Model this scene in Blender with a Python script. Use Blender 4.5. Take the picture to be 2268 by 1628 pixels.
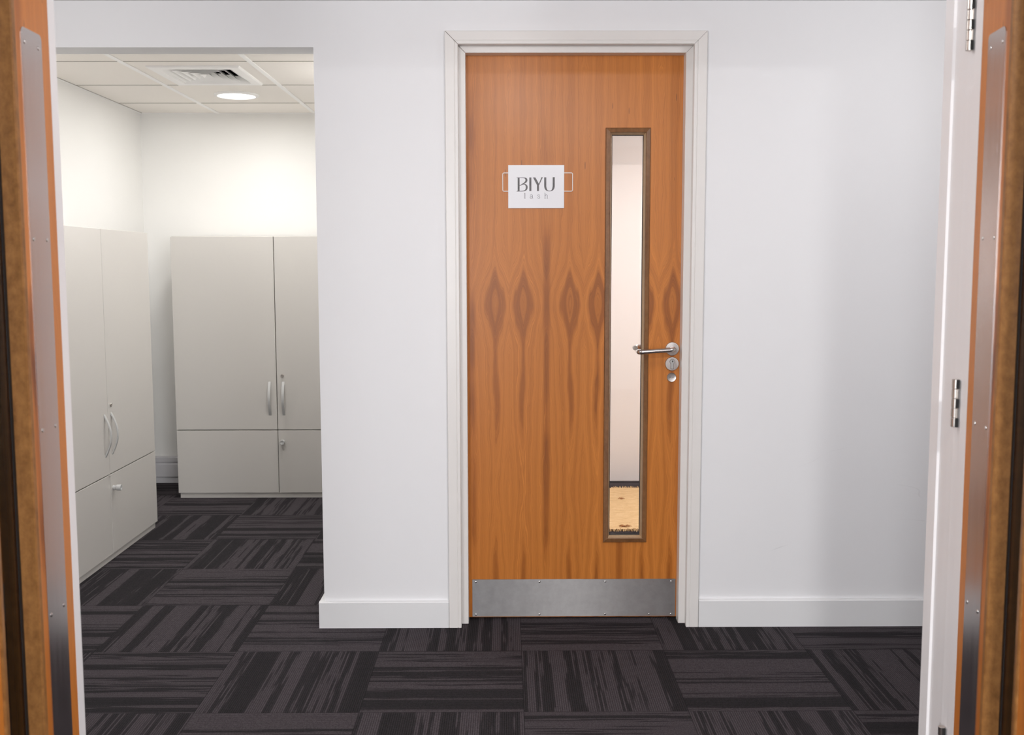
import bpy, bmesh, math, random
from mathutils import Vector, Matrix
random.seed(7)
S = bpy.context.scene
for o in list(bpy.data.objects): bpy.data.objects.remove(o)
C = S.collection
R = math.radians

# ------------------------------------------------------------------ camera
cam = bpy.data.cameras.new('camera'); co = bpy.data.objects.new('camera', cam); C.objects.link(co)
cam.sensor_width = 36.0; cam.sensor_fit = 'HORIZONTAL'; cam.lens = 2286.0/2268.0*36.0
PITCH, YAW, ROLL = 0.0982, -0.005575, -0.001733
fw = Vector((-math.sin(YAW)*math.cos(PITCH), math.cos(YAW)*math.cos(PITCH), -math.sin(PITCH)))
rt = Vector((math.cos(YAW), math.sin(YAW), 0)); up = rt.cross(fw)
r2 = rt*math.cos(ROLL)+up*math.sin(ROLL); u2 = -rt*math.sin(ROLL)+up*math.cos(ROLL)
M = Matrix((r2, u2, -fw)).transposed().to_4x4(); M.translation = (0, 0, 1.3467)
co.matrix_world = M
cam.clip_start = 0.02
cam.dof.use_dof = True; cam.dof.focus_distance = 3.85; cam.dof.aperture_fstop = 5.6
S.camera = co
# ------------------------------------------------------------------ view, world, lamps, added fill lights
S.view_settings.view_transform = 'Standard'; S.view_settings.look = 'None'
S.view_settings.exposure = -0.05; S.view_settings.gamma = 1.0; S.view_settings.use_curve_mapping = False
w = bpy.data.worlds.new('world'); S.world = w; w.use_nodes = True
w.node_tree.nodes['Background'].inputs[0].default_value = (0.9, 0.93, 1.0, 1)
w.node_tree.nodes['Background'].inputs[1].default_value = 0.05
def lamp(name, loc, power, col, size, spread=180):
    l = bpy.data.lights.new(name, 'AREA'); l.shape = 'DISK'; l.size = size; l.energy = power; l.color = col
    l.spread = R(spread)
    o = bpy.data.objects.new(name, l); o.location = loc; C.objects.link(o); return o
CEIL = 2.2705; CEILC = 2.2815
NEUT = (1.0, 0.985, 0.985)
def globe(name, loc, power, col, rad):
    l = bpy.data.lights.new(name, 'POINT'); l.energy = power; l.color = col; l.shadow_soft_size = rad
    o = bpy.data.objects.new(name, l); o.location = loc; C.objects.link(o); return o
def fill_panel(name, loc, sx, sz, power, col):
    l = bpy.data.lights.new(name, 'AREA'); l.shape = 'RECTANGLE'; l.size = sx; l.size_y = sz; l.energy = power; l.color = col
    o = bpy.data.objects.new(name, l); o.location = loc; o.rotation_euler = (R(90), 0, R(180)); o.rotation_euler = (R(-90), 0, R(180)); C.objects.link(o)
    o.rotation_euler = Vector((0, 1, 0)).to_track_quat('-Z', 'Z').to_euler(); return o
globe('corridor_unseen_light', (0.02, 2.48, 2.17), 7.0, NEUT, 0.09)  # lamp placed from the door glare; globe form added to brighten the upper wall
globe('corridor_unseen_light', (-1.55, 2.75, 2.17), 6.5, NEUT, 0.09)  # unseen globe added to brighten the corridor on the left
globe('corridor_unseen_light', (1.65, 2.60, 2.17), 11, NEUT, 0.09)  # unseen globe added to brighten the right part of the wall
lamp('store_area_light', (-1.457, 5.70, CEIL-.022), 6.6, (1.0, 0.985, 0.965), 0.20)
lamp('store_area_light', (-0.80, 5.05, CEIL-.012), 8, (1.0, 0.985, 0.975), 0.20)  # unseen downlight added to lift the store, no fixture built
lamp('store_area_light', (-1.457, 4.22, CEIL-.012), 10, (1.0, 0.985, 0.975), 0.20)  # second added store fill, hidden behind the opening head
lamp('treatment_lamp', (1.0, 5.0, CEIL-.012), 38, (1.0, 0.93, 0.93), 0.25)
globe('treatment_warm_fill', (1.6, 5.0, 2.14), 13, (1.0, 0.84, 0.72), 0.09)  # unseen point light added to warm the wall behind the door glass
lamp('office_unseen_lamp', (0.55, -0.35, 2.55), 75, NEUT, 0.22)
lamp('office_unseen_lamp', (-1.6, -1.2, 2.55), 30, NEUT, 0.5)  # unseen lamp added behind the viewer for soft fill
lamp('office_unseen_lamp', (2.0, -1.6, 2.55), 26, NEUT, 0.5)  # its counterpart on the right, also added for fill
fill_panel('unseen_front_fill', (-1.7, -3.45, 1.45), 1.5, 1.3, 145, (0.95, 0.97, 1.0))  # added area light behind the viewer, flattens the wall shading; no window known
fill_panel('unseen_front_fill', (2.6, -3.45, 1.45), 1.2, 1.3, 120, (0.95, 0.97, 1.0))  # matching added fill from the right, no window there

# ------------------------------------------------------------------ node helpers
class NT:
    def __init__(s, name):
        s.m = bpy.data.materials.new(name); s.m.use_nodes = True; s.t = s.m.node_tree; s.n = s.t.nodes
        s.b = s.n['Principled BSDF']
    def add(s, t, **k):
        x = s.n.new(t)
        for a, v in k.items(): setattr(x, a, v)
        return x
    def put(s, sock, v):
        if isinstance(v, bpy.types.NodeSocket): s.t.links.new(v, sock)
        else: sock.default_value = v
    def math(s, op, a, b=0.0, c=0.0, clamp=False):
        x = s.add('ShaderNodeMath', operation=op, use_clamp=clamp)
        s.put(x.inputs[0], a); s.put(x.inputs[1], b); s.put(x.inputs[2], c); return x.outputs[0]
    def xyz(s, a, b, c):
        x = s.add('ShaderNodeCombineXYZ'); s.put(x.inputs[0], a); s.put(x.inputs[1], b); s.put(x.inputs[2], c); return x.outputs[0]
    def pos(s):
        g = s.add('ShaderNodeTexCoord'); q = s.add('ShaderNodeSeparateXYZ'); s.t.links.new(g.outputs['Object'], q.inputs[0]); return q.outputs
    def noise(s, vec, scale, detail=2.0, rough=0.5, dist=0.0):
        x = s.add('ShaderNodeTexNoise'); s.put(x.inputs['Vector'], vec); x.inputs['Scale'].default_value = scale
        x.inputs['Detail'].default_value = detail; x.inputs['Roughness'].default_value = rough; x.inputs['Distortion'].default_value = dist
        return x.outputs[0]
    def ramp(s, f, stops, interp='LINEAR'):
        x = s.add('ShaderNodeValToRGB'); s.put(x.inputs[0], f); r = x.color_ramp; r.interpolation = interp
        while len(r.elements) < len(stops): r.elements.new(0.5)
        for e, (p, c) in zip(r.elements, stops): e.position = p; e.color = (*c, 1)
        return x.outputs[0]
    def sstep(s, f, a, b):
        x = s.add('ShaderNodeMapRange', interpolation_type='SMOOTHSTEP'); s.put(x.inputs[0], f)
        x.inputs[1].default_value = a; x.inputs[2].default_value = b; return x.outputs[0]
    def mix(s, f, a, b, blend='MIX'):
        x = s.add('ShaderNodeMix', data_type='RGBA', blend_type=blend); s.put(x.inputs[0], f)
        s.put(x.inputs[6], (*a, 1) if isinstance(a, tuple) else a); s.put(x.inputs[7], (*b, 1) if isinstance(b, tuple) else b)
        return x.outputs[2]
    def bump(s, h, strength, dist=0.001):
        x = s.add('ShaderNodeBump'); x.inputs['Strength'].default_value = strength; x.inputs['Distance'].default_value = dist
        s.put(x.inputs['Height'], h); s.t.links.new(x.outputs[0], s.b.inputs['Normal'])
    def done(s, color=None, rough=0.5, metal=0.0, spec=None, coat=None, coatr=None):
        if color is not None: s.put(s.b.inputs['Base Color'], (*color, 1) if isinstance(color, tuple) else color)
        s.put(s.b.inputs['Roughness'], rough); s.b.inputs['Metallic'].default_value = metal
        if spec is not None: s.b.inputs['Specular IOR Level'].default_value = spec
        if coat is not None: s.b.inputs['Coat Weight'].default_value = coat
        if coatr is not None: s.b.inputs['Coat Roughness'].default_value = coatr
        return s.m
def objvec(n):
    p = n.pos(); return n.xyz(p[0], p[1], p[2])

def paint(name, col, rough=0.6, bump=0.15, mottle=0.02, scale=90, spec=None):
    n = NT(name); v = objvec(n)
    a = n.noise(v, 3.0, 3.0); f = n.noise(v, scale, 3.0)
    c = n.mix(a, tuple(x*(1-mottle) for x in col), tuple(min(1, x*(1+mottle)) for x in col))
    n.bump(f, bump, 0.0006); return n.done(c, rough, spec=spec)

def wallpaint():
    n = NT('scuffed_wall_paint'); p = n.pos(); v = n.xyz(p[0], p[1], p[2])
    a = n.noise(v, 2.0, 3.0)
    c = n.mix(a, (0.845, 0.845, 0.86), (0.875, 0.875, 0.885))
    # thin hairline scuffs near the floor: contour lines of a stretched noise, kept only in patches
    sn = n.noise(n.xyz(n.math('MULTIPLY', p[0], .5), p[1], n.math('MULTIPLY', p[2], 2.6)), 1.9, 1.0)
    ln = n.math('ABSOLUTE', n.math('SUBTRACT', sn, 0.55))
    line = n.math('LESS_THAN', ln, 0.0011)
    patch = n.sstep(n.noise(v, 5.0, 2.0), 0.58, 0.68)
    low = n.sstep(p[2], 0.95, 0.35)
    lf = n.math('MULTIPLY', n.math('MULTIPLY', line, patch), n.math('MULTIPLY', low, 0.16))
    c = n.mix(lf, c, (0.35, 0.34, 0.34))
    n.bump(n.noise(v, 70, 3.0), 0.12, 0.0006); return n.done(c, 0.55)
M_wall = wallpaint()
M_wall_room = paint('warm_white_wall_paint', (0.88, 0.87, 0.845))
M_wall_pink = paint('blush_wall_paint', (0.88, 0.835, 0.815))
M_trim = paint('cream_gloss_trim', (0.83, 0.805, 0.78), 0.28, 0.05, 0.015, 30)
M_jamb = paint('white_gloss_frame', (0.90, 0.895, 0.905), 0.35, 0.05, 0.01, 30)
M_base = paint('white_skirting_paint', (0.83, 0.835, 0.84), 0.38, 0.06, 0.03, 25)
M_ceil = paint('ceiling_tile_white', (0.92, 0.88, 0.83), 0.85, 0.4, 0.01, 300)
M_ceilp = paint('corridor_ceiling_paint', (0.86, 0.84, 0.84), 0.8)
M_tee = paint('white_ceiling_tee', (0.95, 0.94, 0.925), 0.4, 0.02)
M_seam = paint('grey_tile_seam', (0.42, 0.40, 0.36), 0.8, 0.02)
M_cab = paint('grey_laminate', (0.61, 0.585, 0.55), 0.42, 0.10, 0.01, 900)
M_carc = paint('dark_grey_carcass', (0.10, 0.105, 0.09), 0.6)
M_trunk = paint('grey_white_trunking', (0.66, 0.65, 0.67), 0.45, 0.03)
M_black = paint('black_gasket', (0.006, 0.006, 0.007), 0.6, 0.1)
M_office = paint('office_grey_paint', (0.55, 0.55, 0.55))
M_gap = paint('dark_joint', (0.16, 0.13, 0.12), 0.8)  # dark tone for the mitre lines and the lock cylinder outline
M_dark = paint('dark_void', (0.012, 0.012, 0.012), 0.8)
M_sheet = paint('laminated_white_card', (0.88, 0.88, 0.91), 0.22, 0.03, 0.004, 12)
M_clear = paint('clear_plastic_edge', (0.82, 0.76, 0.72), 0.15, 0.02)
def metal(name, col, rough, sx=1, sy=1, sz=1, amt=0.25, aniso=0.0):
    n = NT(name); p = n.pos()
    f = n.noise(n.xyz(n.math('MULTIPLY', p[0], sx), n.math('MULTIPLY', p[1], sy), n.math('MULTIPLY', p[2], sz)), 60, 3.0)
    c = n.mix(f, tuple(x*(1-amt) for x in col), col)
    r = n.math('ADD', n.math('MULTIPLY', f, 0.12), rough-0.06)
    n.bump(f, 0.06, 0.0004)
    return n.done(c, r, 1.0)
M_steel = metal('brushed_stainless', (0.66, 0.64, 0.63), 0.30, 2, 2, 0.05, 0.10)
M_handle = metal('satin_stainless_lever', (0.72, 0.70, 0.69), 0.22, 1, 1, 1, 0.10)
M_rose = metal('spun_stainless_rose', (0.62, 0.59, 0.57), 0.30, 1, 1, 1, 0.15)
M_silver = paint('silver_lacquer', (0.52, 0.52, 0.51), 0.35, 0.02)
M_nickel = metal('nickel_hinge', (0.66, 0.62, 0.58), 0.24, 1, 1, 1, 0.2)
M_screw = metal('steel_screw', (0.80, 0.78, 0.76), 0.25)
M_edge = metal('brushed_edge_plate', (0.62, 0.595, 0.595), 0.24, 1, 1, 0.05, 0.08)
ANR = 0.25
def kick():
    n = NT('worn_kick_plate'); p = n.pos()
    f = n.noise(n.xyz(p[0], p[1], p[2]), 25, 5.0, 0.65); g = n.noise(n.xyz(n.math('MULTIPLY', p[0], 40), p[1], p[2]), 12, 3.0)
    c = n.mix(f, (0.27, 0.262, 0.26), (0.42, 0.41, 0.41))
    r = n.math('ADD', n.math('MULTIPLY', f, 0.10), 0.40)
    n.bump(n.math('ADD', f, n.math('MULTIPLY', g, 0.4)), 0.10, 0.0006)
    n.b.inputs['Anisotropic'].default_value = 1.0; n.b.inputs['Anisotropic Rotation'].default_value = ANR
    tan = n.add('ShaderNodeTangent', direction_type='RADIAL', axis='Z'); n.t.links.new(tan.outputs[0], n.b.inputs['Tangent'])
    return n.done(c, r, 1.0)
M_kick = kick()
def ink():
    n = NT('grey_ink'); p = n.pos(); f = n.noise(n.xyz(p[0], p[1], p[2]), 55, 2.0)
    return n.done(n.mix(f, (0.035, 0.035, 0.038), (0.20, 0.185, 0.19)), 0.45)
M_ink = ink()
M_ink2 = paint('pale_grey_ink', (0.13, 0.125, 0.135), 0.5, 0.0)
M_jute = None
def emis(name, col, st):
    m = bpy.data.materials.new(name); m.use_nodes = True; t = m.node_tree; t.nodes.clear()
    e = t.nodes.new('ShaderNodeEmission'); e.inputs[0].default_value = (*col, 1); e.inputs[1].default_value = st
    o = t.nodes.new('ShaderNodeOutputMaterial'); t.links.new(e.outputs[0], o.inputs[0]); return m
M_diff = emis('lit_diffuser', (1.0, 0.99, 0.95), 4.0)
def glass():
    m = bpy.data.materials.new('clear_fire_glass'); m.use_nodes = True; t = m.node_tree; t.nodes.clear()
    tr = t.nodes.new('ShaderNodeBsdfTransparent'); tr.inputs[0].default_value = (0.97, 0.985, 0.98, 1)
    gl = t.nodes.new('ShaderNodeBsdfGlossy'); gl.inputs['Roughness'].default_value = 0.02
    fr = t.nodes.new('ShaderNodeFresnel'); fr.inputs[0].default_value = 1.5
    mx = t.nodes.new('ShaderNodeMixShader'); o = t.nodes.new('ShaderNodeOutputMaterial')
    t.links.new(fr.outputs[0], mx.inputs[0]); t.links.new(tr.outputs[0], mx.inputs[1]); t.links.new(gl.outputs[0], mx.inputs[2])
    t.links.new(mx.outputs[0], o.inputs[0]); return m
M_glass = glass()

def veneer(name, along='X', origin=0.0115, leaf=0.139, eye=0.0515, z0=1.212, sc=1.0, tint=1.0):
    """book-matched crown-cut veneer: growth rings cut by a plane whose distance to the pith varies with height"""
    n = NT(name); p = n.pos(); X = p[0] if along == 'X' else p[1]; Z = p[2]
    u = n.math('PINGPONG', n.math('SUBTRACT', X, origin-leaf*10), leaf)
    leafid = n.math('FLOOR', n.math('DIVIDE', n.math('SUBTRACT', X, origin-leaf*10), leaf))
    wob = n.noise(n.xyz(n.math('MULTIPLY', u, 9), 0.0, n.math('MULTIPLY', Z, 1.6)), 2.0, 3.0, 0.55)
    wob2 = n.noise(n.xyz(n.math('MULTIPLY', u, 60), leafid, n.math('MULTIPLY', Z, 9)), 1.2, 2.0)
    du = n.math('SUBTRACT', u, eye)
    du = n.math('ADD', du, n.math('MULTIPLY', n.math('SUBTRACT', wob, 0.5), 0.048))
    def gauss(zc, wd):
        q = n.math('DIVIDE', n.math('SUBTRACT', Z, zc), wd)
        return n.math('EXPONENT', n.math('MULTIPLY', n.math('MULTIPLY', q, q), -1.0))
    d = n.math('SUBTRACT', 0.052, n.math('MULTIPLY', gauss(z0, 0.125), 0.040))
    d = n.math('SUBTRACT', d, n.math('MULTIPLY', gauss(z0-0.34, 0.26), 0.022))
    d = n.math('SUBTRACT', d, n.math('MULTIPLY', gauss(z0-1.15, 0.35), 0.024))
    d = n.math('ADD', d, n.math('MULTIPLY', n.math('SUBTRACT', wob2, 0.5), 0.0018))
    r = n.math('ADD', n.math('MULTIPLY', n.math('SQRT', n.math('ADD', n.math('MULTIPLY', du, du), 0.000016)), 0.85), d)
    # rings
    ringn = n.noise(n.xyz(n.math('MULTIPLY', r, 480.0), leafid, 0.0), 1.0, 2.0, 0.6)
    broad = n.noise(n.xyz(n.math('MULTIPLY', r, 75.0), n.math('MULTIPLY', leafid, 0.15), 3.0), 1.0, 1.0)
    t = n.math('ADD', n.math('MULTIPLY', n.math('SUBTRACT', ringn, 0.5), 0.50), n.math('MULTIPLY', n.math('SUBTRACT', broad, 0.5), 0.34))
    heart = n.math('MULTIPLY', n.sstep(r, 0.046, 0.028), n.math('SUBTRACT', 1.0, n.math('MULTIPLY', n.sstep(r, 0.024, 0.017), 0.7)))
    seam = n.sstep(u, leaf-0.020, leaf-0.002)
    seamn = n.noise(n.xyz(n.math('MULTIPLY', X, 4), 0.0, n.math('MULTIPLY', Z, 2.0)), 1.0, 2.0)
    seam = n.math('MULTIPLY', seam, n.sstep(seamn, 0.40, 0.60))
    # fine pores along the grain
    po = n.noise(n.xyz(n.math('MULTIPLY', X, 900), 0.0, n.math('MULTIPLY', Z, 14)), 1.0, 2.0, 0.7)
    pore = n.sstep(po, 0.60, 0.75)
    f = n.math('ADD', n.math('ADD', 0.60, t), n.math('ADD', n.math('MULTIPLY', heart, -0.27), n.math('MULTIPLY', seam, -0.26)))
    f = n.math('SUBTRACT', f, n.math('MULTIPLY', pore, 0.16), clamp=True)
    k = tint
    f = n.math('SUBTRACT', f, 0.07, clamp=True)
    c = n.ramp(f, [(0.0, (0.165*k, 0.042*k, 0.004*k)), (0.35, (0.39*k, 0.117*k, 0.013*k)), (0.65, (0.64*k, 0.222*k, 0.036*k)), (1.0, (0.78*k, 0.315*k, 0.070*k))])
    # small dark pin ticks
    vz = n.add('ShaderNodeTexVoronoi'); n.put(vz.inputs['Vector'], n.xyz(n.math('MULTIPLY', u, 26), leafid, n.math('MULTIPLY', Z, 3.2))); vz.inputs['Scale'].default_value = 1.0
    tick = n.math('MULTIPLY', n.math('LESS_THAN', vz.outputs['Distance'], 0.045), 0.55)
    c = n.mix(tick, c, (0.10, 0.035, 0.012))
    n.bump(po, 0.05, 0.0003)
    return n.done(c, n.math('ADD', 0.36, n.math('MULTIPLY', po, 0.08)), spec=0.35, coat=0.3, coatr=0.28)
M_veneer = veneer('book_matched_orange_veneer')
M_leafven = veneer('plain_orange_veneer', along='Y', origin=0.35, leaf=0.16, eye=0.17, tint=1.1)
def hardwood(name, a, b, blotch=0.5, rough=0.38, sc=1.0):
    n = NT(name); p = n.pos()
    g = n.noise(n.xyz(n.math('MULTIPLY', p[0], 40), n.math('MULTIPLY', p[1], 40), n.math('MULTIPLY', p[2], 3)), 1.5, 4.0, 0.6)
    h = n.noise(n.xyz(p[0], p[1], n.math('MULTIPLY', p[2], 0.7)), 60*sc, 4.0, 0.7)
    f = n.math('ADD', n.math('MULTIPLY', g, 1-blotch), n.math('MULTIPLY', h, blotch))
    n.bump(h, 0.12, 0.0005)
    return n.done(n.ramp(f, [(0.3, a), (0.7, b)]), rough)
M_bead = hardwood('brown_hardwood_bead', (0.14, 0.060, 0.022), (0.28, 0.130, 0.050))
M_bead2 = hardwood('mottled_hardwood_bead', (0.16, 0.066, 0.017), (0.38, 0.175, 0.052), 0.7)
M_edgew = hardwood('door_edge_lipping', (0.20, 0.085, 0.030), (0.34, 0.15, 0.055), 0.3)
M_lit_edge = hardwood('painted_lit_bead_edge', (0.42, 0.26, 0.14), (0.62, 0.42, 0.25))  # paler wood tone paints the lit inner slope of the bead
M_hoop = paint('orange_wood_hoop', (0.62, 0.28, 0.09), 0.5)

def carpet():
    n = NT('carpet_tiles'); p = n.pos(); T = 0.5; XA, Y0 = 0.0511, 3.0132
    x = n.math('DIVIDE', n.math('SUBTRACT', p[0], XA-50), T); y = n.math('DIVIDE', n.math('SUBTRACT', p[1], Y0-50), T)
    i = n.math('FLOOR', x); j = n.math('FLOOR', y); fx = n.math('FRACT', x); fy = n.math('FRACT', y)
    par = n.math('MODULO', n.math('ADD', i, j), 2.0)     # 0 or 1
    inv = n.math('SUBTRACT', 1.0, par)
    # XA-50 -> i offset 100 ; tile (100,100): stripes run along y -> across = x
    a = n.math('ADD', n.math('MULTIPLY', fx, inv), n.math('MULTIPLY', fy, par))
    b = n.math('ADD', n.math('MULTIPLY', fy, inv), n.math('MULTIPLY', fx, par))
    wn = n.add('ShaderNodeTexWhiteNoise', noise_dimensions='2D'); n.put(wn.inputs['Vector'], n.xyz(i, j, 0.0)); seed = n.math('MULTIPLY', wn.outputs['Value'], 97.0)
    lines = n.math('FLOOR', n.math('MULTIPLY', a, 76.0))          # one tuft row each
    la = n.math('DIVIDE', lines, 76.0)
    broad = n.noise(n.xyz(n.math('MULTIPLY', la, 9.0), 0.0, seed), 1.0, 2.0, 0.55)
    wn2 = n.add('ShaderNodeTexWhiteNoise', noise_dimensions='3D'); n.put(wn2.inputs['Vector'], n.xyz(lines, i, j))
    cutn = n.noise(n.xyz(n.math('MULTIPLY', lines, 13.71), n.math('MULTIPLY', b, 1.7), seed), 1.0, 1.0, 0.5)
    v = n.math('ADD', broad, n.math('MULTIPLY', n.math('SUBTRACT', cutn, 0.5), 0.34))
    v = n.math('ADD', v, n.math('MULTIPLY', n.math('SUBTRACT', wn2.outputs['Value'], 0.5), 0.05))
    lvl = n.sstep(v, 0.475, 0.505)
    lvl = n.math('ADD', n.math('MULTIPLY', lvl, 0.8), n.math('MULTIPLY', n.sstep(broad, 0.3, 0.7), 0.2))
    # tuft row profile and loops
    row = n.math('FRACT', n.math('MULTIPLY', a, 76.0)); rr = n.math('SINE', n.math('MULTIPLY', row, math.pi))
    loop = n.noise(n.xyz(n.math('MULTIPLY', a, 76*1.3), n.math('MULTIPLY', b, 150), seed), 1.0, 2.0, 0.6)
    lp = n.sstep(loop, 0.30, 0.70)
    dark = (0.0245, 0.0222, 0.0242); light = (0.070, 0.0595, 0.066)
    c = n.mix(lvl, dark, light)
    sh = n.math('MULTIPLY', n.math('ADD', 0.50, n.math('MULTIPLY', rr, 0.66)), n.math('ADD', 0.72, n.math('MULTIPLY', lp, 0.50)))
    c = n.mix(1.0, c, n.xyz(sh, sh, sh), 'MULTIPLY')
    # tile joints
    ex = n.math('MINIMUM', n.math('MINIMUM', fx, n.math('SUBTRACT', 1.0, fx)), n.math('MINIMUM', fy, n.math('SUBTRACT', 1.0, fy)))
    jt = n.math('MULTIPLY', n.math('LESS_THAN', ex, 0.0035), 0.5)
    c = n.mix(jt, c, (0.012, 0.011, 0.012))
    n.bump(n.math('ADD', rr, n.math('MULTIPLY', lp, 0.6)), 0.6, 0.002)
    return n.done(c, 0.95, spec=0.12)
M_carpet = carpet()
def jute():
    n = NT('jute_weave'); p = n.pos()
    wv = n.math('MULTIPLY', n.math('SINE', n.math('MULTIPLY', p[0], 520)), n.math('SINE', n.math('MULTIPLY', p[1], 420)))
    f = n.noise(n.xyz(n.math('MULTIPLY', p[0], 12), n.math('MULTIPLY', p[1], 90), 0.0), 1.0, 4.0, 0.7)
    g = n.noise(n.xyz(p[0], p[1], p[2]), 160, 3.0)
    c = n.ramp(n.math('ADD', n.math('MULTIPLY', f, 0.7), n.math('MULTIPLY', g, 0.3)), [(0.3, (0.50, 0.31, 0.14)), (0.5, (0.72, 0.49, 0.25)), (0.7, (0.86, 0.66, 0.38))])
    n.bump(n.math('ADD', wv, g), 0.5, 0.003); return n.done(c, 0.9)
M_jute = jute()
M_tuft = paint('reddish_brown_fibre', (0.42, 0.20, 0.08), 0.9)

# ------------------------------------------------------------------ mesh helpers
def obj(name, bm, mat, parent=None, smooth=False):
    bmesh.ops.recalc_face_normals(bm, faces=bm.faces)
    me = bpy.data.meshes.new(name); bm.to_mesh(me); bm.free(); me.materials.append(mat)
    if smooth:
        for f in me.polygons: f.use_smooth = True
        try: me.set_sharp_from_angle(angle=R(35))
        except Exception: pass
    o = bpy.data.objects.new(name, me); C.objects.link(o)
    if parent: o.parent = parent
    return o
def thing(name, label, cat, loc=(0, 0, 0), rz=0.0, group=None, kind=None):
    o = bpy.data.objects.new(name, None); o.empty_display_size = .1; C.objects.link(o)
    o.location = loc; o.rotation_euler = (0, 0, rz); o['label'] = label; o['category'] = cat
    if group: o['group'] = group
    if kind: o['kind'] = kind
    return o
def tag(o, label, cat, kind=None, group=None):
    o['label'] = label; o['category'] = cat
    if kind: o['kind'] = kind
    if group: o['group'] = group
    return o
def bx(bm, x0, x1, y0, y1, z0, z1, bev=0.0, seg=1):
    r = bmesh.ops.create_cube(bm, size=1.0)
    vs = r['verts']
    for v in vs: v.co = Vector(((x0+x1)/2+v.co.x*(x1-x0), (y0+y1)/2+v.co.y*(y1-y0), (z0+z1)/2+v.co.z*(z1-z0)))
    if bev:
        es = list({e for v in vs for e in v.link_edges})
        bmesh.ops.bevel(bm, geom=es, offset=bev, segments=seg, affect='EDGES', profile=0.5)
    return bm
def box(*a, bev=0.0, seg=1):
    return bx(bmesh.new(), *a, bev=bev, seg=seg)
def cyl(bm, c, axis, r, h, seg=32, r2=None, bev=0.0):
    """cylinder from point c along axis by h"""
    a = Vector(axis).normalized(); q = Vector((0, 0, 1)).rotation_difference(a).to_matrix().to_4x4()
    m = Matrix.Translation(Vector(c)+a*h/2) @ q
    res = bmesh.ops.create_cone(bm, cap_ends=True, segments=seg, radius1=r, radius2=r if r2 is None else r2, depth=h, matrix=m)
    return bm
def lathe(bm, c, axis, prof, seg=40):
    """prof: list of (radius, offset along axis)"""
    a = Vector(axis).normalized(); t = a.orthogonal().normalized(); b = a.cross(t)
    rings = []
    for r, h in prof:
        ring = []
        for k in range(seg):
            th = 2*math.pi*k/seg
            ring.append(bm.verts.new(Vector(c)+a*h+(t*math.cos(th)+b*math.sin(th))*max(r, 1e-5)))
        rings.append(ring)
    for q in range(len(rings)-1):
        for k in range(seg):
            bm.faces.new((rings[q][k], rings[q][(k+1) % seg], rings[q+1][(k+1) % seg], rings[q+1][k]))
    bm.faces.new(rings[0]); bm.faces.new(rings[-1]); return bm
def tube(bm, pts, r, seg=16, flat=None):
    """tube along pts; flat=(w,t): rectangular section, w along 'side' vector"""
    pts = [Vector(p) for p in pts]; rings = []; prev = None
    for k, p in enumerate(pts):
        d = (pts[min(k+1, len(pts)-1)]-pts[max(k-1, 0)]).normalized()
        if prev is None: s = d.orthogonal().normalized() if flat is None else Vector(flat[2])
        else: s = (prev-d*prev.dot(d)).normalized()
        if flat is not None: s = Vector(flat[2]); s = (s-d*s.dot(d)).normalized()
        prev = s; n2 = d.cross(s)
        if flat is None:
            ring = [bm.verts.new(p+(s*math.cos(2*math.pi*q/seg)+n2*math.sin(2*math.pi*q/seg))*(r[k] if isinstance(r, list) else r)) for q in range(seg)]
        else:
            w_, t_ = flat[0]/2, flat[1]/2
            ring = [bm.verts.new(p+s*a+n2*b) for a, b in ((w_, t_), (-w_, t_), (-w_, -t_), (w_, -t_))]
        rings.append(ring)
    m = len(rings[0])
    for k in range(len(rings)-1):
        for q in range(m):
            bm.faces.new((rings[k][q], rings[k][(q+1) % m], rings[k+1][(q+1) % m], rings[k+1][q]))
    bm.faces.new(rings[0]); bm.faces.new(rings[-1]); return bm
def ring_profile(x0, x1, z0, z1, prof, plane='XZ', off=0.0, closed=True):
    """mitred frame: prof = list of (inset, depth); plane XZ -> depth along +y, YZ -> depth along x"""
    bm = bmesh.new(); loops = []
    for ins, dep in prof:
        cs = [(x0+ins, z0+ins), (x1-ins, z0+ins), (x1-ins, z1-ins), (x0+ins, z1-ins)]
        if plane == 'XZ': loops.append([bm.verts.new((a, off+dep, b)) for a, b in cs])
        elif plane == 'YZ': loops.append([bm.verts.new((off+dep, a, b)) for a, b in cs])
        else: loops.append([bm.verts.new((a, b, off+dep)) for a, b in cs])
    n = len(loops)
    for k in range(n if closed else n-1):
        A, B = loops[k], loops[(k+1) % n]
        for q in range(4): bm.faces.new((A[q], A[(q+1) % 4], B[(q+1) % 4], B[q]))
    return bm
def prism(pts, axis, a0, a1, bm=None):
    """extrude polygon; axis 'x' pts=(y,z) etc."""
    bm = bm or bmesh.new()
    def P(u, v, w):
        return {'x': (w, u, v), 'y': (u, w, v), 'z': (u, v, w)}[axis]
    A = [bm.verts.new(P(u, v, a0)) for u, v in pts]; B = [bm.verts.new(P(u, v, a1)) for u, v in pts]
    bm.faces.new(A); bm.faces.new(B[::-1])
    for k in range(len(pts)):
        bm.faces.new((A[k], A[(k+1) % len(pts)], B[(k+1) % len(pts)], B[k]))
    return bm

# ================================================================== SETTING
WY = 3.765; WB = 3.883           # corridor wall front / back
RB = 6.383                       # back wall of both rooms
LX = -2.215                      # left wall
def st(name, bm, mat, label, cat='wall', **k):
    return tag(obj(name, bm, mat, **k), label, cat, 'structure')
st('floor', box(-4.5, 4.5, -3.6, 6.55, -0.06, 0.0), M_carpet, 'dark charcoal striped carpet tiles laid in quarter turns over the whole floor', 'floor')
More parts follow.
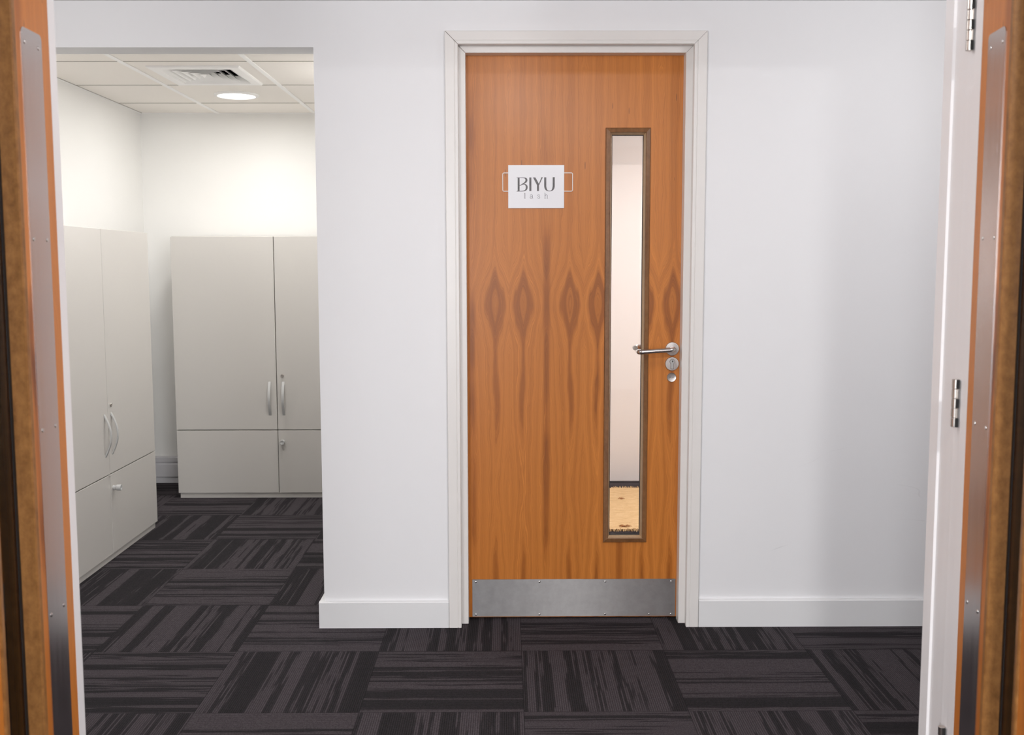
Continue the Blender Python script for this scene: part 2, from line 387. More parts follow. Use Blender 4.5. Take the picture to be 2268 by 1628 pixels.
# corridor wall with the big opening on the left and the door hole
bm = bmesh.new()
bx(bm, -0.683, -0.188, WY, WB, 0, 2.121)
bx(bm, 0.691, 4.0, WY, WB, 0, 2.121)
bx(bm, LX, -0.188, WY, WB, 2.121, CEILC+.08)
bx(bm, -0.188, 0.691, WY, WB, 2.150, CEILC+.08)
bx(bm, 0.691, 4.0, WY, WB, 2.121, CEILC+.08)
st('wall_back', bm, M_wall, 'white painted corridor wall that holds the wooden door and the open store')
st('wall_far', box(LX, -0.56, RB, RB+.12, 0, 2.5), M_wall_room, 'bright white back wall of the store behind the tall grey cabinet')
st('wall_left', box(LX-.12, LX, 2.085, RB+.12, 0, 2.5), M_wall_room, 'white side wall of the store on the left of the photo')
st('wall_partition', box(-0.66, -0.56, WB, RB, 0, 2.4), M_wall_room, 'partition between the store and the room behind the wooden door')
st('wall_treatment', box(-0.56, 2.7, RB, RB+.12, 0, 1.959), M_wall_pink, 'blush lower wall seen through the door glass')
st('wall_treatment_upper', box(-0.56, 2.7, RB+.12, RB+.24, 1.90, 2.5), M_wall_pink, 'slightly recessed upper wall seen at the top of the door glass')
st('wall_treatment_right', box(2.6, 2.7, WB, RB, 0, 2.4), M_wall_pink, 'right side wall of the room behind the wooden door')
st('wall_right', box(4.0, 4.12, 2.26, WB, 0, 2.4), M_wall, 'far right end of the corridor')
# near wall, double doorway towards the viewer
bm = bmesh.new()
bx(bm, LX-.12, -0.960, 1.965, 2.085, 0, 2.9); bx(bm, 0.995, 4.12, 2.085, 2.26, 0, 2.9); bx(bm, -0.960, 0.995, 1.965, 2.085, 2.27, 2.9)
st('wall_near', bm, M_wall, 'wall around the double doorway that the view looks through')
bm = bmesh.new()
bx(bm, -3.6, -3.48, -3.6, 2.085, 0, 2.7); bx(bm, 3.6, 3.72, -3.6, 2.085, 0, 2.7); bx(bm, -3.6, 3.72, -3.6, -3.48, 0, 2.7)
bx(bm, -3.6, LX-.12, 1.965, 2.085, 0, 2.7)
st('wall_office', bm, M_office, 'plain walls of the room on the viewer side')
st('ceiling_office', box(-3.6, 3.72, -3.6, 2.085, 2.60, 2.68), M_ceilp, 'ceiling of the room on the viewer side', 'ceiling')
st('ceiling_corridor', box(LX, 4.12, 2.085, WY, CEILC, CEILC+.08), M_ceilp, 'plain ceiling of the corridor', 'ceiling')
st('ceiling_treatment', box(-0.56, 2.6, WB, RB+.12, CEIL, CEIL+.08), M_ceilp, 'plain ceiling of the room behind the wooden door', 'ceiling')
# store ceiling with hole for the air vent
VX0, VX1, VY0, VY1 = -1.664, -1.233, 4.890, 5.366
ct = thing('ceiling_store', 'suspended white tile ceiling of the store with air vent and round light', 'ceiling', (0, 0, 0), kind='structure')
bm = bmesh.new(); m = .035
bx(bm, LX, VX0+m, WB, RB, CEIL, CEIL+.06); bx(bm, VX1-m, -0.66, WB, RB, CEIL, CEIL+.06)
bx(bm, VX0+m, VX1-m, WB, VY0+m, CEIL, CEIL+.06); bx(bm, VX0+m, VX1-m, VY1-m, RB, CEIL, CEIL+.06)
obj('tile_field', bm, M_ceil, ct)
for gx in (-1.741, -1.1575):
    for g0, g1 in ((WB, RB),):
        obj('runner_tee', box(gx-.012, gx+.012, g0, g1, CEIL-.004, CEIL, bev=.001), M_tee, ct)
for gy in (4.19, 4.792, 5.404, 5.992):
    bm = bmesh.new()
    xs = [LX, -1.753, -1.729, -1.1695, -1.1455, -0.66]
    for a in (0, 2, 4): bx(bm, xs[a], xs[a+1], gy-.0025, gy+.0025, CEIL-.0022, CEIL)
    obj('cross_seam', bm, M_seam, ct)
bm = bmesh.new(); bx(bm, LX, LX+.016, WB, RB, CEIL-.003, CEIL); bx(bm, LX+.016, -0.66, RB-.016, RB, CEIL-.003, CEIL)
obj('edge_angle', bm, M_tee, ct)
bm = bmesh.new(); bx(bm, LX+.016, LX+.0185, WB, RB-.016, CEIL-.0028, CEIL)
obj('edge_shadow_gap', bm, M_seam, ct)

# skirtings
def skirt_bm(x0, x1, y, dirn=-1, h=.100, t=.019):
    return prism([(y, 0), (y+dirn*t, 0), (y+dirn*t, h-.004), (y+dirn*(t-.004), h), (y, h)], 'x', x0, x1)
bm = skirt_bm(-0.7005, -0.2165, WY)
bx(bm, -0.7005, -0.683, WY, WB+.018, 0, .100, bev=.002)
st('baseboard_left', bm, M_base, 'white skirting on the wall end between the store and the door', 'baseboard')
st('baseboard_right', skirt_bm(0.7175, 4.0, WY, h=.103), M_base, 'white skirting to the right of the wooden door', 'baseboard')
# trunking on store back wall
bm = prism([(RB, .0), (RB-.020, .0), (RB-.020, .037), (RB-.026, .037), (RB-.030, .041), (RB-.030, .118), (RB-.024, .124), (RB-.024, .130), (RB-.030, .134), (RB-.030, .160), (RB-.022, .166), (RB, .166)], 'x', LX, -0.66)
st('trim_1', bm, M_trunk, 'grey white trunking along the foot of the store back wall', 'trunking')

# ================================================================== CENTRAL DOOR FRAME
fr = thing('trim_2', 'cream painted door frame around the wooden door with the sign', 'door frame', (0.2516, WY, 0), kind='structure')
ox, oy = 0.2516, WY
FX0, FX1, FZ = -0.2155, 0.7163, 2.1745
def flip_frame(prof, name, mat, x0, x1, zt, y):
    """three-sided mitred moulding; prof (inset, y offset from y)"""
    bm = bmesh.new(); loops = []
    for ins, dep in prof:
        loops.append([bm.verts.new(q) for q in ((x0+ins-ox, y+dep-oy, 0), (x0+ins-ox, y+dep-oy, zt-ins), (x1-ins-ox, y+dep-oy, zt-ins), (x1-ins-ox, y+dep-oy, 0))])
    n = len(loops)
    for k in range(n):
        A, B = loops[k], loops[(k+1) % n]
        for q in range(3): bm.faces.new((A[q], A[q+1], B[q+1], B[q]))
    bm.faces.new([l[0] for l in loops]); bm.faces.new([l[3] for l in loops])
    return obj(name, bm, mat, fr)
flip_frame([(0, 0), (0, -.017), (.002, -.019), (.0325, -.019), (.0335, -.0165), (.0350, -.0165), (.036, -.019), (.0445, -.019), (.046, -.0175), (.046, 0)], 'architrave', M_trim, FX0, FX1, FZ, WY)
flip_frame([(0, 0), (0, .118), (-.015, .118), (-.015, 0)], 'lining', M_trim, FX0+.0462, FX1-.0432, FZ-.0430, WY)
flip_frame([(0, 0), (0, .046), (.002, .050), (.002, .050), (.0, .050), (-.0, 0)][:1]+[(.024, 0.0), (.025, .002), (.025, .050), (0, .050)], 'door_stop', M_trim, FX0+.0462, FX1-.0432, FZ-.0430, WY+.026)

for sg_, xc, wd in ((1, FX0, .0011), (-1, FX1, .0006)):
    for (a, b_, yy) in ((.002, .0455, WY-.0193), (.0463, .0700, WY+.0257)):
        dz = 0 if a < .01 else -.0
        za = FZ-a if a < .01 else FZ-.0433; zb_ = FZ-b_ if a < .01 else FZ-.0433-(b_-a)
        xa, xb_ = xc+sg_*a, xc+sg_*b_
        if sg_ < 0 and a > .01: xa, xb_ = xc-.0435, xc-.0435-(b_-a)
        pts = [(xa-wd-ox, za), (xa+wd-ox, za), (xb_+wd-ox, zb_), (xb_-wd-ox, zb_)]
        obj('mitre_gap', prism(pts, 'y', yy-.0002-oy, yy+.0006-oy), M_gap, fr)
# ================================================================== CENTRAL DOOR
DY = 3.842
dr = thing('door_1', 'orange veneered wooden door with tall slim window, lever handle and steel kick plate', 'door', (0.2516, DY, 0), kind='structure')
dr_o = Vector((0.2516, DY, 0))
def D(bm):  # world to door local
    for v in bm.verts: v.co -= dr_o
    return bm
LX0, LX1 = -0.1655, 0.6695
HX0, HX1, HZ0, HZ1 = 0.3795, 0.5165, 0.3145, 1.8345
bm = bmesh.new(); T = .044
bx(bm, LX0, HX0, DY, DY+T, .008, 2.128); bx(bm, HX1, LX1, DY, DY+T, .008, 2.128)
bx(bm, HX0, HX1, DY, DY+T, .008, HZ0); bx(bm, HX0, HX1, DY, DY+T, HZ1, 2.128)
leaf = obj('door_leaf', bm, M_veneer, dr)
leaf.location = -dr_o      # veneer figure is laid out in world metres
bead = ring_profile(0.3655, 0.5310, 0.3000, 1.8485, [(0, 0), (0, -.004), (.0025, -.008), (.0155, -.0125), (.0175, -.0115), (.0240, .014), (.0240, .020), (.014, .020), (.014, 0)], 'XZ', DY)
obj('glazing_bead', D(bead), M_bead, dr)['label'] = 'dark brown hardwood bead'
rv = ring_profile(0.3655, 0.5310, 0.3000, 1.8485, [(.0182, -.0085), (.0184, -.0092), (.0246, .0104), (.0243, .0110)], 'XZ', DY)
obj('lit_bead_reveal', D(rv), M_lit_edge, dr)['label'] = 'inner edge of the bead, painted pale as if lit'
g = ring_profile(0.3895, 0.5070, 0.3240, 1.8245, [(0, .011), (.0022, .011), (.0022, .021), (0, .021)], 'XZ', DY)
obj('gasket', D(g), M_black, dr)
obj('glass_pane', D(box(0.3890, 0.5075, DY+.0175, DY+.0215, 0.3235, 1.8250)), M_glass, dr)
bead = ring_profile(0.3655, 0.5310, 0.3000, 1.8485, [(0, T), (0, T+.006), (.014, T+.010), (.023, .025), (.014, .025), (.014, T)], 'XZ', DY)
obj('rear_glazing_bead', D(bead), M_bead, dr)
# kick plate
KX0, KX1, KZ0, KZ1 = -0.1318, 0.6448, 0.010, 0.1560
kp = obj('kick_plate', D(box(KX0, KX1, DY-.0016, DY, KZ0, KZ1, bev=.0004)), M_kick, dr)
for sx, sz in ((-.118, .146), (.125, .146), (.376, .146), (.628, .146), (-.118, .018), (.125, .018), (.376, .018), (.628, .018), (.545, .018)):
    s = bmesh.new(); lathe(s, (sx, DY-.0016, sz), (0, -1, 0), [(.0038, 0), (.0036, .0006), (.002, .0012), (0, .0014)], 16)
    obj('screw', D(s), M_rose, kp, True)
# lever handle
hx, hz = 0.6193, 1.0375
h = bmesh.new()
lathe(h, (hx, DY, hz), (0, -1, 0), [(.0255, 0), (.0255, .007), (.0243, .0090), (.013, .0100), (.0125, .010), (.012, .0145), (0, .0145)], 56)
rose = obj('handle_rose', D(h), M_rose, dr, True)
def arc(cx, cy, r, a0, a1, n=10): return [(cx+r*math.cos(R(a0+(a1-a0)*k/n)), cy+r*math.sin(R(a0+(a1-a0)*k/n))) for k in range(n+1)]
rr = .017; L = .1290
pts = [(0, 0), (0, -.030)] + arc(-rr, -.0475+rr-.0005+.0, rr, 0, -90) + arc(-L+rr, -.0480+rr, rr, -90, -180) + [(-L, -.018), (-L, -.011)]
P = []
for x, y in pts:
    z = hz - .0085*min(1, max(0, -x/L))**1.2
    P.append((hx+x, DY+y-.010, z))
h = bmesh.new(); tube(h, P, .0092, 20)
obj('lever', D(h), M_handle, rose, True)
h = bmesh.new(); lathe(h, (hx, DY+T, hz), (0, 1, 0), [(.0255, 0), (.0255, .007), (.0243, .0090), (0, .0095)], 40)
rr_ = obj('rear_handle_rose', D(h), M_rose, dr, True)
h = bmesh.new(); tube(h, [(a, 2*DY+T-b, c+.006) for a, b, c in P], .0092, 16)
obj('rear_lever', D(h), M_handle, rr_, True)
# cylinder escutcheon
cx, cz = 0.6192, 0.9815
h = bmesh.new(); lathe(h, (cx, DY, cz), (0, -1, 0), [(.0258, 0), (.0258, .007), (.0246, .0090), (0, .0095)], 56)
esc = obj('lock_escutcheon', D(h), M_rose, dr, True)
h = bmesh.new(); cyl(h, (cx+.0005, DY-.0088, cz+.0085), (0, -1, 0), .0085, .003, 28)
bx(h, cx-.0042, cx+.0048, DY-.0118, DY-.0088, cz-.0185, cz+.004, bev=.0012)
obj('lock_cylinder', D(h), M_silver, esc, True)
h = bmesh.new(); cyl(h, (cx+.0005, DY-.0085, cz+.0085), (0, -1, 0), .0098, .0012, 28); bx(h, cx-.0055, cx+.0061, DY-.0097, DY-.0085, cz-.0198, cz+.004)
obj('cylinder_gap', D(h), M_gap, esc)
h = bmesh.new(); cyl(h, (cx+.0015, DY-.0117, cz+.0100), (0, -1, 0), .0024, .0006, 16); bx(h, cx+.0007, cx+.0023, DY-.0123, DY-.0117, cz+.0055, cz+.010)
obj('keyhole', D(h), M_black, esc)
ix, iz = 0.6187, 0.9300
h = bmesh.new(); lathe(h, (ix, DY, iz), (0, -1, 0), [(.0172, 0), (.0172, .004), (.0162, .0052), (.0150, .0048), (0, .0048)], 48)
ind = obj('indicator_disc', D(h), M_rose, dr, True)
h = bmesh.new()
for k, (a, b, c_, d_) in enumerate(((-9, -8, 0, 4), (-7, -6, -2, 4), (-6, -4, 3, 4), (-6, -5, 0.5, 1.5), (-3, -2, -2, 4), (-2, -0.5, 3, 4), (-2, -.5, -2, -1), (1, 1.8, -2, -1), (2.5, 3.5, -2, 4), (3.5, 5, 3, 4), (3.5, 5, -2, -1), (6, 8.5, 3, 4), (7, 8, -2, 4))):
    bx(h, ix+a*.0009, ix+b*.0009, DY-.0050, DY-.0047, iz+(c_-1)*.00085, iz+(d_-1)*.00085)
obj('indicator_marks', D(h), M_black, ind)

# ================================================================== SIGN on the door
SX0, SX1, SZ0, SZ1 = 0.0085, 0.2142, 1.5575, 1.7140
so = Vector(((SX0+SX1)/2, DY, SZ0))
sh = thing('sign_holder', 'clear plastic sign holder bracket with rounded side loops behind the white card', 'sign holder', so)
def Sg(bm):
    for v in bm.verts: v.co -= so
    return bm
for (xa, xb, sgn) in ((SX0, -0.0115, -1), (SX1, 0.2450, 1)):
    z0, z1 = 1.6195, 1.6860; r_ = .005
    pts = [(xa, z0), (xb-sgn*r_, z0)]
    pts += [(xb-sgn*r_+sgn*r_*math.sin(R(t)), z0+r_-r_*math.cos(R(t))) for t in (22, 45, 68, 90)]
    pts += [(xb-sgn*r_+sgn*r_*math.cos(R(t)), z1-r_+r_*math.sin(R(t))) for t in (0, 22, 45, 68, 90)]
    pts += [(xa, z1)]
    h = bmesh.new(); tube(h, [(a, DY-.0018, b) for a, b in pts], 0.0015, 4, flat=(.0030, .0026, (0, 1, 0)) if False else (.0026, .0030, (0, 1, 0)))
    obj('side_loop', Sg(h), M_clear, sh)
obj('back_plate', Sg(box(SX0+.001, SX1-.001, DY-.0030, DY, SZ0+.003, SZ1-.003, bev=.0008)), M_clear, sh)
sg = thing('door_sign', 'white laminated card reading BIYU lash fixed to the wooden door', 'sign', so)
obj('card', Sg(box(SX0, SX1, DY-.0044, DY-.0031, SZ0, SZ1, bev=.0004)), M_sheet, sg)
# lettering; zoomed-pixel coordinates of the card -> metres
def LX_(px): return SX0+(px-400)*(SX1-SX0)/(1800-400)
def LZ_(py): return SZ1-(py-190)*(SZ1-SZ0)/(1270-190)
class Ink:
    def __init__(s): s.bm = bmesh.new(); s.y0, s.y1 = DY-.0044-.00035, DY-.0044
    def poly(s, pts):
        s.y0 -= 2e-6
        prism([(LX_(a), LZ_(b)) for a, b in pts], 'y', s.y0, s.y1, s.bm)
    def rib(s, pts, wd):
        n = len(pts)
        for k in range(n-1):
            pass
        L_, R_ = [], []
        for k, (x, y) in enumerate(pts):
            a = pts[max(0, k-1)]; b = pts[min(n-1, k+1)]
            dx, dy = b[0]-a[0], b[1]-a[1]; l = math.hypot(dx, dy) or 1
            h_ = (wd[k] if isinstance(wd, list) else wd)/2
            L_.append((x-dy/l*h_, y+dx/l*h_)); R_.append((x+dy/l*h_, y-dx/l*h_))
        for k in range(n-1): s.poly([L_[k], L_[k+1], R_[k+1], R_[k]])
def bez(p0, p1, p2, p3, n=12):
    o = []
    for k in range(n+1):
        t = k/n; a = (1-t)**3; b = 3*t*(1-t)**2; c = 3*t*t*(1-t); d = t**3
        o.append((a*p0[0]+b*p1[0]+c*p2[0]+d*p3[0], a*p0[1]+b*p1[1]+c*p2[1]+d*p3[1]))
    return o
def lerpw(vals, n): # interpolate widths over n points
    o = []
    for k in range(n):
        t = k/(n-1)*(len(vals)-1); i = min(int(t), len(vals)-2); o.append(vals[i]+(vals[i+1]-vals[i])*(t-i))
    return o
I = Ink()
I.poly([(637, 505), (686, 505), (686, 845), (637, 845)])                       # B stem
I.poly([(602, 498), (690, 498), (690, 512), (640, 514)]); I.poly([(602, 851), (640, 826), (690, 833), (690, 849)])
c1 = bez((686, 505), (770, 502), (858, 500), (857, 565)) + bez((857, 565), (856, 625), (770, 655), (686, 708))[1:]
I.rib(c1, lerpw([13, 14, 16, 42, 48, 46, 30, 22, 12], len(c1)))
c2 = bez((770, 672), (830, 655), (866, 700), (864, 745)) + bez((864, 745), (862, 830), (800, 842), (686, 842))[1:]
I.rib(c2, lerpw([8, 18, 34, 44, 46, 40, 24, 16, 14], len(c2)))
I.poly([(928, 498), (980, 498), (980, 839), (928, 839)])                       # I
I.poly([(1020, 498), (1080, 498), (1174, 668), (1170, 690), (1120, 690)]); I.poly([(1120, 685), (1170, 685), (1170, 839), (1120, 839)])
I.poly([(1232, 494), (1266, 494), (1174, 690), (1162, 668)])                   # Y
c3 = [(1326, 495), (1326, 600), (1326, 700)] + bez((1326, 700), (1326, 790), (1365, 838), (1432, 838))[1:]
I.rib(c3, lerpw([52, 52, 52, 50, 40, 24, 15, 14], len(c3)))
c4 = [(1538, 492), (1538, 600), (1538, 700)] + bez((1538, 700), (1538, 790), (1500, 838), (1432, 838))[1:]
I.rib(c4, lerpw([52, 52, 52, 50, 40, 24, 15, 14], len(c4)))                    # U
t = obj('lettering_biyu', Sg(I.bm), M_ink, sg)
I = Ink()
I.rib([(819, 888), (819, 1022)], 13); I.rib([(802, 1022), (836, 1022)], 6); I.rib([(804, 895), (820, 889)], 6)        # l
I.rib(bez((952, 948), (965, 925), (1005, 925), (1006, 955)) + [(1006, 1000)], 10); I.rib(bez((1006, 962), (970, 968), (945, 985), (948, 1005)) + bez((948, 1005), (955, 1030), (990, 1022), (1006, 998))[1:], 10)
I.rib(bez((1006, 1000), (1008, 1022), (1015, 1022), (1026, 1018), 6), 7)                                                  # a
I.rib(bez((1192, 952), (1180, 925), (1138, 928), (1140, 952)) + bez((1140, 952), (1145, 978), (1192, 970), (1192, 1000))[1:] + bez((1192, 1000), (1188, 1030), (1140, 1026), (1136, 998))[1:], 9)  # s
I.rib([(1322, 886), (1322, 1022)], 11); I.rib([(1304, 1022), (1340, 1022)], 6); I.rib([(1304, 893), (1322, 887)], 6)
I.rib(bez((1322, 958), (1340, 925), (1378, 920), (1378, 960)) + [(1378, 1022)], 10); I.rib([(1362, 1022), (1396, 1022)], 6)  # h
obj('lettering_lash', Sg(I.bm), M_ink2, sg)

# ================================================================== DOUBLE DOORS IN THE FOREGROUND
# right jamb (deep) and left jamb (shallow)
jr = thing('trim_3', 'white painted jamb of the near doorway on the right with hinges on it', 'door frame', (0.935, 2.06, 0), kind='structure')
def J(bm, o):
    for v in bm.verts: v.co -= Vector(o)
    return bm
JZ = 2.27
prof = [(0.928, 2.058), (0.9305, 2.092), (0.9360, 2.095), (0.9365, 2.135), (0.9385, 2.139), (0.9405, 2.172), (0.9445, 2.176), (0.9470, 2.222), (0.9425, 2.226), (0.9430, 2.268), (0.9460, 2.275), (0.994, 2.275), (0.994, 2.058)]
obj('jamb_lining', J(prism(prof, 'z', 0, JZ), (0.935, 2.06, 0)), M_jamb, jr)
jl = thing('trim_4', 'white painted jamb strip of the near doorway on the left', 'door frame', (-0.89, 2.06, 0), kind='structure')
prof = [(-0.8850, 2.058), (-0.8852, 2.088), (-0.8870, 2.0925), (-0.959, 2.0925), (-0.959, 2.058)]
obj('jamb_lining', J(prism(prof, 'z', 0, JZ), (-0.89, 2.06, 0)), M_jamb, jl)
# leaf builder. local frame: origin at the hinge corner of the seen face, leaf runs along -y, seen face at x=0, thickness away by s
def near_leaf(name, label, loc, ang, s, hinges):
    root = thing(name, label, 'door', loc, ang, kind='structure')
    T = .044; W = .880; H = 2.255
    def X(a, b): return (a, b) if s > 0 else (-b, -a)
    a0, a1 = .150, .318; z0, z1 = .300, 1.900; m_ = .014
    bm = bmesh.new(); x0, x1 = X(0, T)
    bx(bm, x0, x1, -(a0+m_), -.0005, .008, H); bx(bm, x0, x1, -W, -(a1-m_), .008, H)
    bx(bm, x0, x1, -(a1-m_), -(a0+m_), .008, z0+m_); bx(bm, x0, x1, -(a1-m_), -(a0+m_), z1-m_, H)
    obj('door_leaf', bm, M_leafven, root)
    b = ring_profile(-a1, -a0, z0, z1, [(0, 0), (0, -.0030*s), (.004, -.0045*s), (.014, -.0040*s), (.017, -.002*s), (.0185, .028*s), (.014, .028*s), (.014, 0)], 'YZ')
    obj('glazing_bead', b, M_bead2, root)['label'] = 'mottled brown hardwood bead'
    b = ring_profile(-a1, -a0, z0, z1, [(.0150, .0255*s), (.0270, .0255*s), (.0270, .0275*s), (.0150, .0275*s)], 'YZ')
    obj('gasket', b, M_black, root)
    xa, xb = X(.0282, .0322)
    obj('glass_pane', box(xa, xb, -(a1-.0145), -(a0+.0145), z0+.0145, z1-.0145), M_glass, root)
    b = ring_profile(-a1, -a0, z0, z1, [(0, T*s), (0, (T+.004)*s), (.016, (T+.004)*s), (.0185, .0325*s), (.014, .0325*s), (.014, T*s)], 'YZ')
    obj('rear_glazing_bead', b, M_bead2, root)
    # edge protection plate
    p0, p1, zt = .037, .124, 1.783; r_ = .010
    pts = [(-p1, .010), (-p0, .010)] + [(-p0-r_+r_*math.cos(R(q)), zt-r_+r_*math.sin(R(q))) for q in (0, 22, 45, 68, 90)] + [(-p1+r_-r_*math.sin(R(q)), zt-r_+r_*math.cos(R(q))) for q in (0, 22, 45, 68, 90)]
    pa, pb = (0, -.0016*s) if s > 0 else (0, .0016)
    plate = obj('edge_plate', prism(pts, 'x', 0, -.0016*s), M_edge, root)
    plate['label'] = 'tall narrow brushed steel plate'
    for sz in (1.757, 1.398, 1.037, .676, .315):
        for sy in (.051, .110):
            q = bmesh.new(); lathe(q, (-.0016*s, -sy, sz), (-s, 0, 0), [(.0042, 0), (.004, .0008), (.0022, .0014), (0, .0015)], 14)
            obj('screw', q, M_screw, plate, True)
    if hinges:
        ca, sa = math.cos(-ang), math.sin(-ang)
        for zc in (1.823, 1.0625, .3165):
            wx, wy = 0.9285-loc[0], 2.1135-loc[1]
            lx, ly = wx*ca-wy*sa, wx*sa+wy*ca
            q = bmesh.new()
            for k in range(5):
                lathe(q, (lx, ly, zc-.05+k*.02+.0005), (0, 0, 1), [(.0066, 0), (.0072, .0006), (.0072, .0184), (.0066, .019)], 20)
            hg = obj('hinge', q, M_nickel, root, True)
            q = bmesh.new()
            for k in (0, 2, 4): bx(q, lx-.001, lx+.004, ly-.0125, ly-.004, zc-.05+k*.02+.001, zc-.05+k*.02+.019)
            obj('hinge_notch', q, M_dark, hg)
            q = bmesh.new()
            for k in (1, 3): bx(q, lx+.001, lx+.003, ly-.011, ly-.004, zc-.05+k*.02, zc-.05+k*.02+.02)
            obj('hinge_flap', q, M_nickel, hg)
    return root
near_leaf('door_2', 'open wooden leaf at the left edge with steel edge plate', (-0.8847, 2.056, 0), R(1.0), -1, False)
near_leaf('door_3', 'open wooden leaf at the right edge with steel edge plate and three hinges', (0.9279, 2.056, 0), R(-5.6), 1, True)

# ================================================================== CABINETS
def cabinet(label, loc, rz, W, mid, depth, H=1.515, tab=False):
    """local: front face y=0 looking to -y, x from 0 to W"""
    root = thing('storage_cabinet', label, 'cabinet', loc, rz, group='grey storage cabinets in the store')
    T = .018; g = .0018; zb, zs = .031, .4005
    bm = bmesh.new()
    bx(bm, .004, W-.004, T+.001, depth, zb+.002, H-.001)
    obj('carcass', bm, M_carc, root)
    bm = bmesh.new(); bx(bm, 0, W, T+.0015, depth, H-.0005, H+.0035, bev=.0005)
    obj('top_panel', bm, M_cab, root)
    for q0, q1 in ((0, .0038), (W-.0038, W)): obj('side_panel', box(q0, q1, T+.0015, depth, zb, H-.0008), M_cab, root)
    obj('plinth', box(.008, W-.008, .010, depth, 0, zb-.0005), M_cab, root)
    def strap(x, door):
        n = 14; P = [(x, .002-.030*math.sin(math.pi*k/n)-.0, .487+(.682-.487)*k/n) for k in range(n+1)]
        b = bmesh.new(); tube(b, P, .005, 4, flat=(.0150, .0045, (1, 0, 0)))
        obj('handle', b, M_silver, door, True)
    dl = obj('upper_door', box(0, mid-g*1.2, 0, T, zs+.003, H, bev=.0008), M_cab, root)
    strap(mid-.041, dl)
    du = obj('upper_door', box(mid+g*1.2, W, 0, T, zs+.003, H, bev=.0008), M_cab, root)
    strap(mid+.038, du)
    b = bmesh.new(); lathe(b, (mid+.034, 0, .718), (0, -1, 0), [(.0095, 0), (.0095, .004), (.008, .006), (.005, .006), (.0045, .0035), (0, .0035)], 28)
    obj('lock', b, M_nickel, du, True)
    obj('lower_door', box(0, mid-g, 0, T, zb, zs-.002, bev=.0008), M_cab, root)
    dd = obj('lower_door', box(mid+g, W, 0, T, zb, zs-.002, bev=.0008), M_cab, root)
    b = bmesh.new(); lathe(b, (mid+.030, 0, .333), (0, -1, 0), [(.0110, 0), (.0110, .014), (.0138, .017), (.0145, .034), (.0130, .037), (.009, .0365), (.0065, .034), (0, .034)], 28)
    obj('knob', b, M_silver, dd, True)
    if tab:
        obj('catch_tab', box(mid-.020, mid-.004, -.012, T, zs-.0015, zs+.0005), M_cab, root)
    return root
cabinet('tall grey cabinet against the store back wall, facing the viewer', (-1.9125, 5.932, 0), 0, 1.175, .5860, RB-5.932-.032)
cabinet('tall grey cabinet along the left wall of the store, seen at an angle', (-1.812, 4.055, 0), R(90), 1.2105, .6050, .398, tab=True)

# ================================================================== CEILING VENT AND LIGHT IN THE STORE
vc = Vector(((VX0+VX1)/2, (VY0+VY1)/2, CEIL))
v = thing('air_vent', 'square white four-way air vent in the store ceiling', 'vent', vc)
hw, hd = (VX1-VX0)/2, (VY1-VY0)/2
obj('vent_frame', ring_profile(-hw, hw, -hd, hd, [(0, 0), (0, -.006), (.006, -.010), (.048, -.010), (.052, -.004), (.052, .030), (.050, .030), (.046, 0)], 'XY'), M_tee, v)
for k in range(5):
    i0 = .062+k*.034
    if hw-i0 < .012: break
    obj('vane', ring_profile(-hw, hw, -hd, hd, [(i0-.006, -.006), (i0-.004, -.006), (i0+.024, .022), (i0+.022, .022)], 'XY'), M_tee, v)
b = ring_profile(-hw+.040, hw-.040, -hd+.040, hd-.040, [(0, .001), (0, .16), (-.002, .16), (-.002, .001)], 'XY'); bx(b, -hw+.04, hw-.04, -hd+.04, hd-.04, .16, .165)
obj('plenum', b, M_dark, v)
dc = Vector((-1.457, 5.712, CEIL))
d = thing('round_downlight', 'lit round ceiling light beside the air vent', 'ceiling light', dc)
b = bmesh.new()
pr = [(.120, 0), (.120, -.003), (.116, -.007), (.104, -.010), (.101, -.010), (.100, -.004), (.100, 0)]
seg = 56; rings = []
for r_, h_ in pr: rings.append([b.verts.new((r_*math.cos(2*math.pi*k/seg), r_*math.sin(2*math.pi*k/seg), h_)) for k in range(seg)])
for q in range(len(rings)-1):
    for k in range(seg): b.faces.new((rings[q][k], rings[q][(k+1) % seg], rings[q+1][(k+1) % seg], rings[q+1][k]))
obj('trim_ring', b, M_tee, d, True)
b = bmesh.new(); lathe(b, (0, 0, -.001), (0, 0, -1), [(.0995, 0), (.0995, .005), (.06, .008), (0, .009)], 48)
obj('diffuser', b, M_diff, d, True)

# ================================================================== ROOM BEHIND THE DOOR
RY0, RY1 = 5.150, 6.130; RX0, RX1 = 0.10, 1.55
rg = thing('jute_rug', 'straw coloured woven jute rug with fringed ends, seen through the door glass', 'rug', ((RX0+RX1)/2, (RY0+RY1)/2, 0))
ro = Vector(((RX0+RX1)/2, (RY0+RY1)/2, 0))
b = bmesh.new(); nx, ny = 60, 44; grid = []
for iy in range(ny+1):
    row = []
    for ix_ in range(nx+1):
        x = RX0+(RX1-RX0)*ix_/nx; y = RY0+(RY1-RY0)*iy/ny
        row.append(b.verts.new((x-ro.x, y-ro.y, .010+random.uniform(-.0008, .0012))))
    grid.append(row)
for iy in range(ny):
    for ix_ in range(nx): b.faces.new((grid[iy][ix_], grid[iy][ix_+1], grid[iy+1][ix_+1], grid[iy+1][ix_]))
ed = bmesh.ops.extrude_edge_only(b, edges=[e for e in b.edges if e.is_boundary])
for vv in ed['geom']:
    if isinstance(vv, bmesh.types.BMVert): vv.co.z = 0.0
obj('woven_field', b, M_jute, rg)
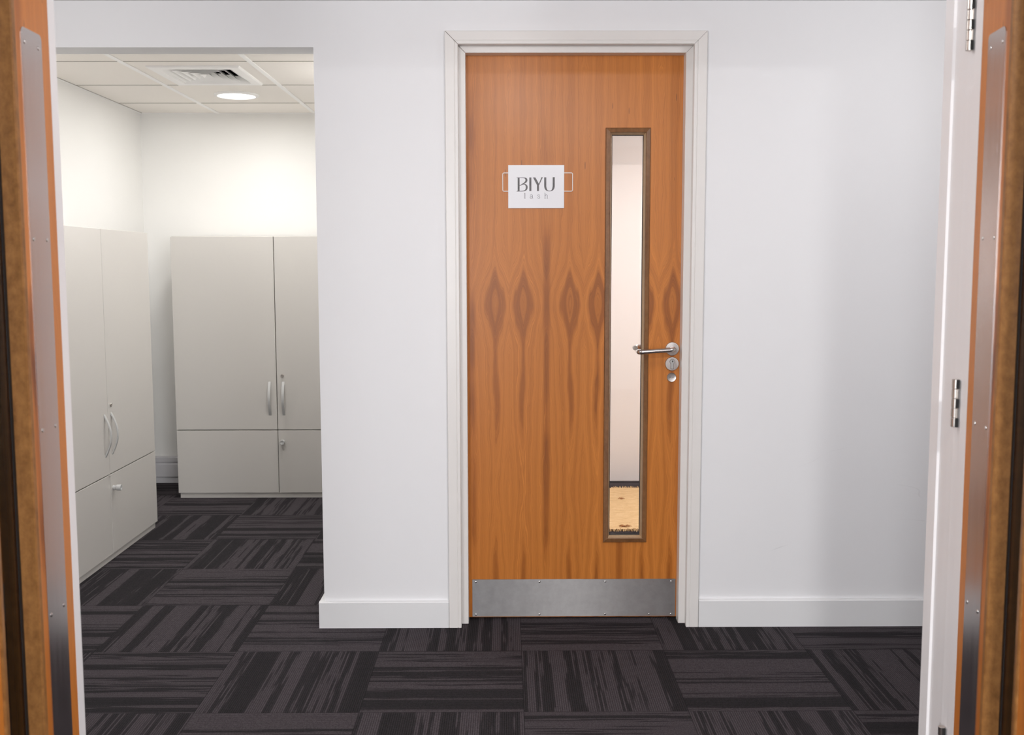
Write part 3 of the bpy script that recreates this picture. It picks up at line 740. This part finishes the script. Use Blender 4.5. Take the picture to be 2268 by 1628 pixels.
for y, dn in ((RY0, -1), (RY1, 1)):
    b = bmesh.new(); x = RX0
    while x < RX1:
        x += random.uniform(.004, .008); l = random.uniform(.012, .030); a = random.uniform(-.012, .012)
        tube(b, [(x-ro.x, y-ro.y-dn*.004, .008), (x-ro.x+a*.4, y-ro.y+dn*l*.5, .010+random.uniform(0, .008)), (x-ro.x+a, y-ro.y+dn*l, .003)], [.0020, .0018, .0008], 5)
    o = obj('fringe', b, M_jute, rg)
def tuft(x, y, n, r_):
    b = bmesh.new()
    for _ in range(n):
        a = random.uniform(0, 2*math.pi); l = random.uniform(.4, 1)*r_
        tube(b, [(x-ro.x, y-ro.y, .009), (x-ro.x+math.cos(a)*l*.5, y-ro.y+math.sin(a)*l*.3, .018), (x-ro.x+math.cos(a)*l, y-ro.y+math.sin(a)*l*.5, .012)], [.0026, .002, .0008], 5)
    obj('fibre_knot', b, M_tuft, rg)
tuft(.660, 5.83, 12, .030); tuft(.605, 5.20, 22, .045)
b = bmesh.new()
R0 = .095; P = [(.555+R0*math.cos(R(q)), RB+.050, 1.9645+R0*math.sin(R(q))) for q in range(0, 181, 9)]
tube(b, P, .0055, 10)
for vv in b.verts: vv.co -= Vector((.555, RB+.050, 1.959))
hoop = obj('wooden_hoop', b, M_hoop, None, True); hoop.location = (.555, RB+.050, 1.959)
tag(hoop, 'thin orange wooden hoop on the ledge, glimpsed at the top left of the door glass', 'hoop')

# made-up ceiling roses, added so the unseen globe lights hang from something
for lx, ly, lz, r_, cz_, where in ((0.02, 2.48, 2.17, .09, CEILC, 'in front of the wooden door'), (-1.55, 2.75, 2.17, .09, CEILC, 'in front of the store opening'), (1.65, 2.60, 2.17, .09, CEILC, 'at the right end of the corridor'), (1.6, 5.0, 2.14, .09, CEIL, 'behind the wooden door')):
    b = bmesh.new(); lathe(b, (lx, ly, cz_), (0, 0, -1), [(.06, 0), (.06, .012), (.035, .020), (.035, cz_-lz-r_+.006), (0, cz_-lz-r_+.006)], 32)
    tag(obj('added_light_rose', b, M_tee, None, True), 'added white rose over the unseen globe light '+where, 'ceiling light', 'structure')
